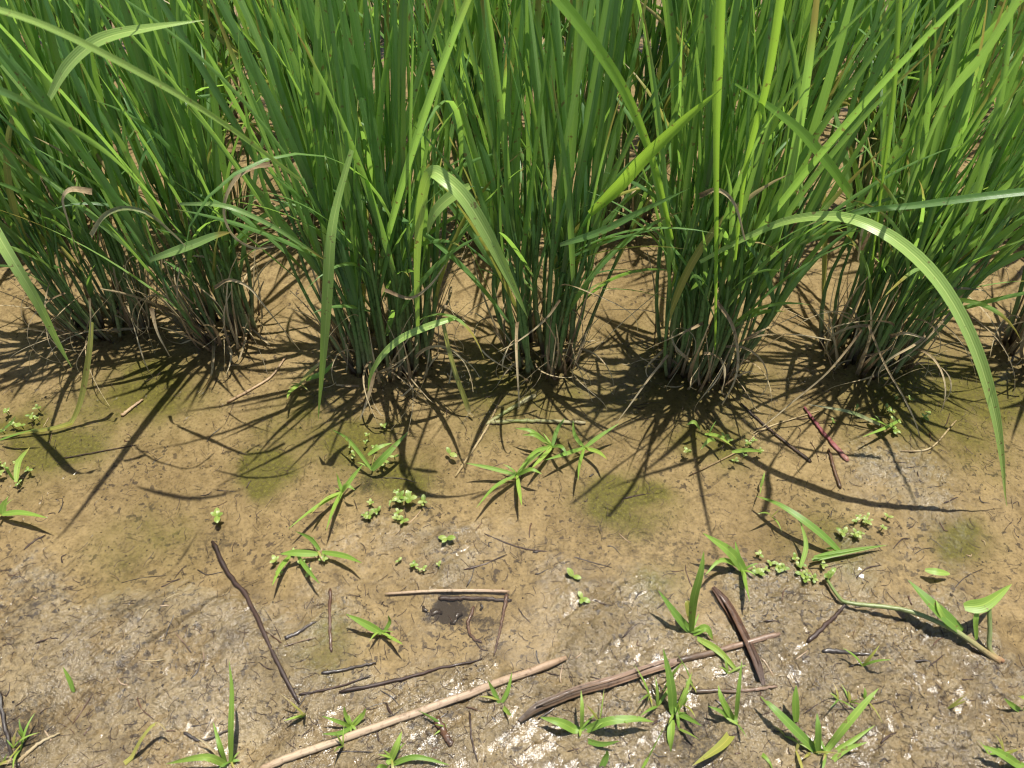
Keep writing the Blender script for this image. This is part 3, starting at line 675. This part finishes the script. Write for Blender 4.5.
weed('grass_weed', 352, 727, [[(352, 727), (340, 722), (322, 716)], [(352, 727), (346, 715), (344, 706)], [(352, 727), (340, 733), (322, 734)], [(352, 727), (362, 716), (366, 708)]], 'faint little weed lying just above the long straw', w=.005)
weed('grass_weed', 232, 762, [[(231, 764, .0), (231, 730, .035), (232, 690, .06), (229, 660, .075), {'w': .006}], [(228, 766, .0), (205, 757, .025), (165, 764, .012), {'w': .008}], [(226, 762), (220, 745, .02), (213, 722, .02), {'w': .006}], [(226, 764), (208, 745), (192, 734), {'w': .003, 'm': 'dry'}]],
     'grass sprout with one tall thin upright blade at the bottom left')
weed('grass_weed', 72, 690, [[(74, 692), (70, 680), (63, 667), {'w': .0065}]], 'single small green leaf poking from the bare mud at the left')
weed('grass_weed', 380, 632, [[(382, 633), (366, 624), (346, 614), {'w': .0095}], [(384, 632), (390, 622), (388, 615), {'w': .005}], [(385, 634), (395, 640), (404, 645), {'w': .004}]], 'weed with one pale flat leaf pointing left above the dark stalks')
weed('grass_weed', 132, 758, [[(128, 766, .0), (140, 742, .02), (152, 726, .028), (160, 724, .028), (166, 730, .024), {'w': .0055, 'm': 'yellow', 'prof': thin}]], 'yellowish hooked sprout at the bottom left')
weed('grass_weed', 1000, 756, [[(1022, 768, .0), (1005, 756, .02), (982, 745, .024), {'w': .009}], [(1022, 712), (1012, 705), (1004, 698), {'w': .006}], [(1024, 712), (1018, 696), {'w': .006}]], 'green blades cut by the bottom right corner', w=.007)
weed('grass_weed', 940, 574, [[(925, 570, .008), (937, 572, .010), (950, 574, .008), {'w': .009, 'prof': oval}]], 'single oval green leaf lying on the mud right of the seedlings')
weed('grass_weed', 708, 436, [[(705, 434), (718, 436), (732, 446), {'w': .005}], [(732, 452), (748, 450), (764, 452), {'w': .006}], [(700, 430), (686, 425)], [(715, 440), (700, 450)]], 'sparse yellow green weed in the shadow below the dense upright rice tuft')
weed('grass_weed', 880, 425, [[(870, 418), (885, 425), (900, 432), {'w': .008}], [(900, 420), (885, 428), (862, 437), {'w': .005}], [(880, 425), (850, 412), (806, 404), {'w': .005, 'm': 'cut'}]], 'pale broken weed leaves right of the purple stalk')
weed('grass_weed', 300, 385, [[(300, 384), (312, 370), (330, 355), {'w': .006, 'm': 'yellow'}], [(300, 384), (290, 392), (287, 400)], [(306, 380), (325, 372), (335, 360), {'w': .009}]], 'curled pale weed beside the hanging blade of rice')
weed('grass_weed', 20, 424, [[(0, 440), (12, 436), (38, 428)], [(0, 432), (10, 424), (16, 416)]], 'thin weed leaves over the algae at the left edge', w=.004)
# the creeping weed on the right
c = GS(998, 661)
t = empty('creeping_weed', c, 'creeping weed with a long pale runner and upright leaves, reddish at its root', 'weed')
MB().tube(rest(spline([G(826, 578, .004), G(838, 596, .006), G(850, 603, .008), G(905, 610, .014), G(950, 628, .014), G(980, 648, .008), G(999, 662, .002)], 26)), .0016, .0030, 7).build('runner', M['runner'], t, c)
MB().tube(rest(spline([G(989, 606, .035), G(990, 630, .02), G(990, 650, .006), G(1003, 662, .002)], 14)), .0020, .0024, 7).build('stem', M['runner'], t, c)
for L, w in (([(962, 632, .012), (935, 608, .03), (908, 580, .036)], .013), ([(964, 607, .036), (985, 604, .04), (1012, 584, .04)], .013), ([(976, 640, .006), (975, 620, .03), (980, 605, .036)], .007), ([(950, 630, .012), (940, 612, .03), (936, 600, .034)], .006)):
    MB().ribbon(spline([G(*q) for q in L], 12), w, None, Vector((.1, -.3, .9)), .14, .2, lance).build('leaf', M['weed'], t, c)
for q in ((830, 572), (824, 577), (836, 568)):
    MB().ribbon(spline([G(829, 578, .006), G((829 + q[0]) / 2, (578 + q[1]) / 2 - 2, .010), G(*q, .010)], 6), .005, None, Vector((0, -.2, 1)), .1, 0, oval).build('leaf', M['seedling'], t, c)

# tiny round leaved seedlings
def seedling(p, label, group, s=1.0):
    t = empty('seedling', p, label, 'seedling', group)
    k = rnd.choice((2, 3, 3, 4)); a0 = rnd.uniform(0, 6.28)
    for i in range(k):
        a = a0 + i * 6.28 / k + rnd.gauss(0, .3); L = rnd.uniform(.005, .0085) * s
        MB().ribbon(arc(p + Vector((0, 0, .0035)), a, R(rnd.uniform(15, 50)), R(40), L, 6), L * .62, Vector((-math.sin(a), math.cos(a), 0)), None, .1, 0, oval).build('leaf', M['seedling'], t, p)
    MB().tube([p - Vector((0, 0, .004)), p + Vector((0, 0, .0038))], .0006, .0006, 5).build('stem', M['seedling'], t, p)
CL = [(800, 572, 26, 14, 9, 'round leaved seedling in the patch below the weed with the long blade', 'seedlings right of the middle'),
      (775, 562, 30, 16, 8, 'round leaved seedling in the patch below the weed with the long blade', 'seedlings right of the middle'),
      (860, 520, 36, 18, 14, 'tiny seedling beside the pale mound below the purple stalk', 'seedlings below the purple stalk'),
      (18, 420, 26, 18, 10, 'tiny pale seedling in the algae at the left edge', 'seedlings at the left edge'),
      (10, 478, 24, 18, 8, 'tiny seedling round the upright little weed at the left edge', 'seedlings round the small left weed'),
      (392, 510, 40, 18, 16, 'tiny seedling in the cluster right of the fanning grass weed', 'seedlings right of the fanning weed'),
      (372, 445, 30, 22, 10, 'tiny seedling round the broad blade weed left of the long shadow', 'seedlings round the broad blade weed'),
      (300, 560, 30, 22, 7, 'tiny seedling round the pale weed left of the mud bump', 'seedlings round the pale weed'),
      (410, 565, 35, 8, 5, 'tiny seedling on the mud bump', 'seedlings on the mud bump'),
      (720, 450, 45, 14, 8, 'tiny seedling in the shadow below the dense upright tuft', 'seedlings in the tuft shadow'),
      (880, 415, 60, 18, 10, 'tiny seedling in the wet shade right of the purple stalk', 'seedlings in the wet shade')]
for px, py, rx, ry, n, lab, grp in CL:
    for i in range(n):
        a = rnd.uniform(0, 6.28); q = math.sqrt(rnd.random())
        p = GS(px + rx * q * math.cos(a), py + ry * q * math.sin(a)); p.z = max(p.z, 0)
        seedling(p, lab, grp, rnd.uniform(.5, 1.0))
for px, py, lab in ((447, 541, 'lone star shaped seedling beside the tip of the long shadow'), (573, 578, 'lone seedling in the smooth middle of the mud'), (450, 455, 'lone pale seedling above the right of the long shadow'),
                    (218, 517, 'lone pale seedling at the top of the dark leaning twig'), (400, 498, 'larger seedling at the right of the seedling cluster'), (582, 600, 'tiny brown flushed seedling with dark leaves below the lone one'), (410, 500, 'largest seedling above the mud bump')):
    p = GS(px, py); p.z = max(p.z, 0); seedling(p, lab, None, 1.35)

# ------------------------------------------------------------------ stalks, twigs and straws on the mud
def stalk(name, pts, r0, r1, m, label, cat, flat=.7, rough=.12, lift=.001, n=24, group=None, sides=8):
    if name == 'twig': r0, r1, lift = r0 * .72, r1 * .6, lift - r0 * .12
    P3 = []
    for q in spline([Vector((a[0], a[1], 0)) for a in pts], n):
        g = G(q.x, q.y); P3.append(g + (Vector((rnd.gauss(0, 1), rnd.gauss(0, 1), 0)) * r0 * (.07 if name == 'straw' else .17)))
    zs = [ground_z(p.x, p.y) for p in P3]
    # a stiff stalk lies on the high spots: smooth the ground profile
    if name in ('split_reed', 'rotting_leaf'):
        P3 = spline(P3[::6] + [P3[-1]], n); zs = [ground_z(p.x, p.y) for p in P3]
    zz = np.array(zs); ker = np.ones(7) / 7; zz = np.maximum(np.convolve(np.pad(zz, 3, 'edge'), ker, 'valid'), zz * .5 + zz.mean() * .5)
    for p, z in zip(P3, zz): p.z = z + lift + r0 * flat * .6
    b = P3[len(P3) // 2].copy()
    mb = MB()
    if name in ('split_reed', 'rotting_leaf'):            # flat torn strips lying over one another
        for k in range(7):
            a, e = rnd.uniform(0, .3), rnd.uniform(.65, 1.0)
            if k == 0: a, e = 0, 1
            Q = P3[int(a * (n - 1)):max(4, int(e * (n - 1))) + 1]
            off = rnd.uniform(-.8, .8) * r1 if k else 0
            tg = (P3[-1] - P3[0]).normalized(); sd = Vector((-tg.y, tg.x, 0))
            Q = [p + sd * (off * (.5 + .5 * i / len(Q)) + rnd.gauss(0, .00008)) + Vector((0, 0, .0006 * k)) for i, p in enumerate(Q)]
            mb.ribbon(Q, (r0 + r1) * (1.1 if k == 0 else rnd.uniform(.25, .6)), None, Vector((0, 0, 1)) + sd * rnd.gauss(0, .35), rnd.uniform(-.25, .25), rnd.gauss(0, .3), lambda t: min(1, .45 + 3 * t, .35 + 4 * (1 - t)))
    else:
        mb.tube(P3, r0, r1, sides, flat, rough, seed=len(bpy.data.objects))
    o = mb.build(name, M[m], None, b)
    o.location = b
    return tag(o, label, cat, group)
stalk('straw', [(262, 772), (300, 757), (420, 714), (566, 660)], .0031, .0036, 'straw', 'long pale tan straw lying across the bottom of the mud', 'straw', lift=.002, rough=.05)
stalk('split_reed', [(520, 724), (545, 708), (585, 692), (640, 676), (680, 663)], .0035, .0055, 'reed', 'broad split brown reed sheath lying below the middle', 'reed', flat=.35, rough=.25, n=40)
stalk('straw', [(676, 664), (710, 655), (778, 637)], .0030, .0026, 'reed', 'thin pinkish stalk running from the split reed up right', 'straw', rough=.06)
stalk('twig', [(212, 540), (228, 572), (250, 602), (272, 650), (300, 706)], .0036, .0028, 'twig', 'dark red brown twig leaning down right at the lower left', 'twig', rough=.18)
stalk('straw', [(385, 594), (440, 591), (510, 591)], .0013, .0017, 'straw', 'short flat tan straw over a wet black hollow', 'straw', lift=.003, rough=.05)
stalk('twig', [(438, 597), (475, 597), (512, 599)], .0030, .0028, 'twig', 'dark wet stalk just under the short tan straw', 'twig', flat=.6)
stalk('twig', [(507, 592), (502, 620), (494, 656)], .0028, .0014, 'brown', 'brown bent stalk hanging down from the end of the short straw', 'twig')
stalk('twig', [(474, 605), (468, 622), (472, 636), (482, 642)], .0026, .0020, 'brown', 'curled brown stalk beside the black hollow', 'twig')
stalk('twig', [(330, 588), (330, 625), (331, 652)], .0026, .0024, 'brown', 'upright brown stalk sunk in the mud right of the dark twig', 'twig', lift=-.0005)
stalk('twig', [(340, 694), (400, 680), (440, 669), (482, 660)], .0026, .0014, 'twig', 'long dark thin stalk above the long straw', 'twig')
stalk('twig', [(322, 675), (350, 669), (376, 663)], .0024, .0016, 'black', 'short black stalk above the long dark thin one', 'twig')
stalk('twig', [(300, 697), (340, 688), (372, 676)], .0016, .0010, 'twig', 'faint thin twig between the two dark stalks', 'twig')
stalk('rotting_leaf', [(714, 588), (730, 612), (745, 645), (762, 688)], .0034, .0052, 'brown', 'wide dark brown rotting leaf strip under the broad leaved weed', 'dead leaf', flat=.25, rough=.15)
stalk('twig', [(484, 533), (520, 546), (560, 553), (612, 566)], .0016, .0010, 'twig', 'long thin dark twig in the middle of the mud', 'twig', lift=-.0005)
stalk('stalk', [(805, 404), (822, 428), (848, 462)], .0015, .0034, 'purple', 'purple red stalk lying below the right rice tuft', 'stalk', flat=.6)
stalk('twig', [(742, 400), (768, 424), (795, 446), (812, 460)], .0018, .0042, 'twig', 'dark forked twig end left of the purple stalk', 'twig')
stalk('twig', [(829, 448), (834, 466), (841, 487)], .0024, .0034, 'brown', 'short thick brown stub under the purple stalk', 'twig')
stalk('cut_stem', [(490, 420), (530, 418), (586, 420)], .0026, .0022, 'cut', 'pale green and white cut stem below the small rice tuft', 'stem')
stalk('cut_stem', [(486, 422), (508, 408), (536, 392)], .0020, .0030, 'cut', 'pale stub slanting up right from the cut stem', 'stem')
stalk('straw', [(502, 392), (485, 428), (455, 474)], .0010, .0014, 'dry', 'thin dry strand slanting down left past the cut stem', 'straw')
stalk('straw', [(226, 400), (255, 384), (272, 372), (286, 352)], .0018, .0012, 'straw', 'thin pale straw slanting up to the narrow rice tuft', 'straw')
stalk('straw', [(120, 414), (130, 406), (142, 397)], .0022, .0014, 'straw', 'short pale straw piece on the left mud', 'straw')
stalk('straw', [(900, 452), (930, 448), (958, 418)], .0010, .0010, 'dry', 'thin pale strand among the shadows under the arching blade', 'straw')
stalk('straw', [(690, 472), (740, 447), (765, 426), (820, 408)], .0009, .0009, 'dry', 'fine dry strand crossing the tuft shadow toward the purple stalk', 'straw')
stalk('twig', [(806, 644), (830, 622), (846, 604)], .0036, .0020, 'twig', 'wet dark stick below the creeping weed runner', 'twig')
stalk('twig', [(820, 654), (850, 656), (876, 658)], .0034, .0016, 'black', 'flat black sliver pointing right at the lower right', 'twig', flat=.4)
stalk('twig', [(690, 694), (740, 694), (775, 690)], .0026, .0020, 'reed', 'wet grey stalk lying level right of the tall weed', 'twig')
stalk('twig', [(436, 720), (446, 738), (452, 748)], .0050, .0040, 'brown', 'soft brown lump of rotten stem under the long straw', 'twig', flat=.5)
stalk('twig', [(470, 714), (472, 740), (478, 764)], .0014, .0010, 'twig', 'dark thin twig standing down from the straw tip', 'twig')
stalk('twig', [(0, 690), (10, 745), (22, 768)], .0030, .0020, 'black', 'black wet stalk in the bottom left corner', 'twig')
stalk('twig', [(186, 735), (205, 742), (232, 730)], .0020, .0016, 'black', 'bent black twig by the bottom left sprout', 'twig')
stalk('twig', [(60, 300 + 155), (110, 446), (135, 442)], .0010, .0008, 'twig', 'fine dark twig on the left mud', 'twig')
stalk('twig', [(18, 765), (40, 745), (62, 735)], .0026, .0012, 'dry', 'pale dry stick in the bottom left corner', 'twig')
stalk('twig', [(286, 640), (300, 632), (316, 622)], .0030, .0016, 'black', 'glossy black leaf roll right of the leaning twig', 'twig', flat=.45)
for (px, py, sz) in ((442, 611, 1.0), (462, 612, .8), (450, 622, .7), (423, 605, .7), (480, 608, .6)):      # black rotted lumps in the hollow
    p = GS(px, py, .001); a = rnd.uniform(0, 6.28)
    o = MB().tube([p, p + Vector((math.cos(a), math.sin(a), .25)) * .006 * sz, p + Vector((math.cos(a + .5), math.sin(a + .5), .3)) * .011 * sz], .0035 * sz, .0022 * sz, 7, .6, .35, px).build('rotten_lump', M['black'], None, p)
    o.location = p; tag(o, 'glossy black rotten lump in the hollow under the short straw', 'debris', 'rotten lumps in the hollow')
# small grass sprouts scattered among the weeds
for k in range(30):
    if k < 16: px, py = rnd.uniform(640, 880), rnd.uniform(660, 768)
    else: px, py = rnd.choice(((rnd.uniform(300, 460), rnd.uniform(690, 768)), (rnd.uniform(0, 40), rnd.uniform(720, 768)), (rnd.uniform(760, 900), rnd.uniform(480, 560)), (rnd.uniform(560, 700), rnd.uniform(700, 768)), (rnd.uniform(930, 1024), rnd.uniform(690, 768))))
    p = GS(px, py); p.z = max(p.z, 0)
    t = empty('grass_sprout', p, 'tiny thin grass sprout among the bigger weeds on the wet foreground mud', 'weed', 'tiny grass sprouts in the foreground')
    for i in range(rnd.randint(2, 4)):
        a = rnd.uniform(0, 6.28); L = rnd.uniform(.010, .034)
        MB().ribbon(rest(arc(p, a, R(rnd.uniform(35, 85)), R(rnd.uniform(10, 80)), L, 8), .001), rnd.uniform(.0012, .0030), Vector((-math.sin(a), math.cos(a), 0)), None, .15, rnd.gauss(0, .6), lance).build('leaf', M[rnd.choice(('weed', 'weed', 'seedling', 'yellow'))], t, p)
# many short bits of dead stem and leaf
for k in range(200):
    px, py = rnd.uniform(0, 1024), 395 + 375 * rnd.random() ** .8
    a = rnd.gauss(-.5, .9); L = rnd.uniform(5, 30) * (.6 + .5 * (py / 768)) * (1.7 if rnd.random() < .15 else 1); dx, dy = math.cos(a) * L / 2, math.sin(a) * L / 2 * .8
    r = rnd.uniform(.0005, .0013) * (1.5 if rnd.random() < .12 else 1)
    pale = rnd.random() < .22
    stalk('twig', [(px - dx, py - dy), (px + rnd.gauss(0, 2), py + rnd.gauss(0, 2)), (px + dx, py + dy)], r, r * .6, rnd.choice(('dry', 'straw', 'reed')) if pale else rnd.choice(('twig', 'black', 'brown', 'twig', 'black')),
          'short pale bit of straw lying on the mud' if pale else 'short dark bit of dead stem lying on the mud', 'twig', rough=.25, n=7, group='short pale bits on the mud' if pale else 'short dark bits on the mud', lift=0.0002, sides=6)
# fine dead rootlets, beyond counting
mb = MB()
for k in range(3200):
    px, py = rnd.uniform(-10, 1034), 365 + 415 * rnd.random() ** 1.0
    p = GS(px, py); a = rnd.uniform(0, 6.28); L = rnd.uniform(.003, .016); b = len(mb.v); w = rnd.uniform(.0001, .0003); cv = rnd.gauss(0, 1.4)
    for i in range(5):
        q = Vector((p.x, p.y, max(ground_z(p.x, p.y), -.002) + .0004)); sd = Vector((-math.sin(a), math.cos(a), .4)) * w
        mb.v += [q - sd, q + sd]; mb.uv += [(0, i / 4), (1, i / 4)]
        if i: mb.f.append((b + 2 * i - 2, b + 2 * i, b + 2 * i + 1, b + 2 * i - 1))
        a += cv / 4; p = p + Vector((math.cos(a), math.sin(a), 0)) * (L / 4)
tag(mb.build('rootlets', M['twig'], None), 'fine dead rootlets strewn over the mud', None, None, 'stuff')
# specks of rotted leaf and crumbs, beyond counting
mb = MB()
for k in range(2400):
    px, py = rnd.uniform(-10, 1034), 380 + 400 * rnd.random() ** 1.0
    p = GS(px, py, .0005); s = rnd.uniform(.0004, .0012) * (1.5 if rnd.random() < .06 else 1)
    a = rnd.uniform(0, 6.28); d = Vector((math.cos(a), math.sin(a), rnd.gauss(0, .25))); e = Vector((-math.sin(a), math.cos(a), rnd.gauss(0, .25)))
    b = len(mb.v); asp = rnd.uniform(.3, .9)
    ring = [d * s, e * s * asp + d * s * .2, d * -s, e * -s * asp]
    for q in ring: mb.v.append(p + q); mb.uv.append((.5, rnd.random()))
    mb.v.append(p + Vector((0, 0, s * .6))); mb.uv.append((.5, .5))
    for i in range(4): mb.f.append((b + i, b + (i + 1) % 4, b + 4))
tag(mb.build('leaf_litter', M['black'], None, None, False), 'dark specks of rotted leaf strewn over the mud', None, None, 'stuff')
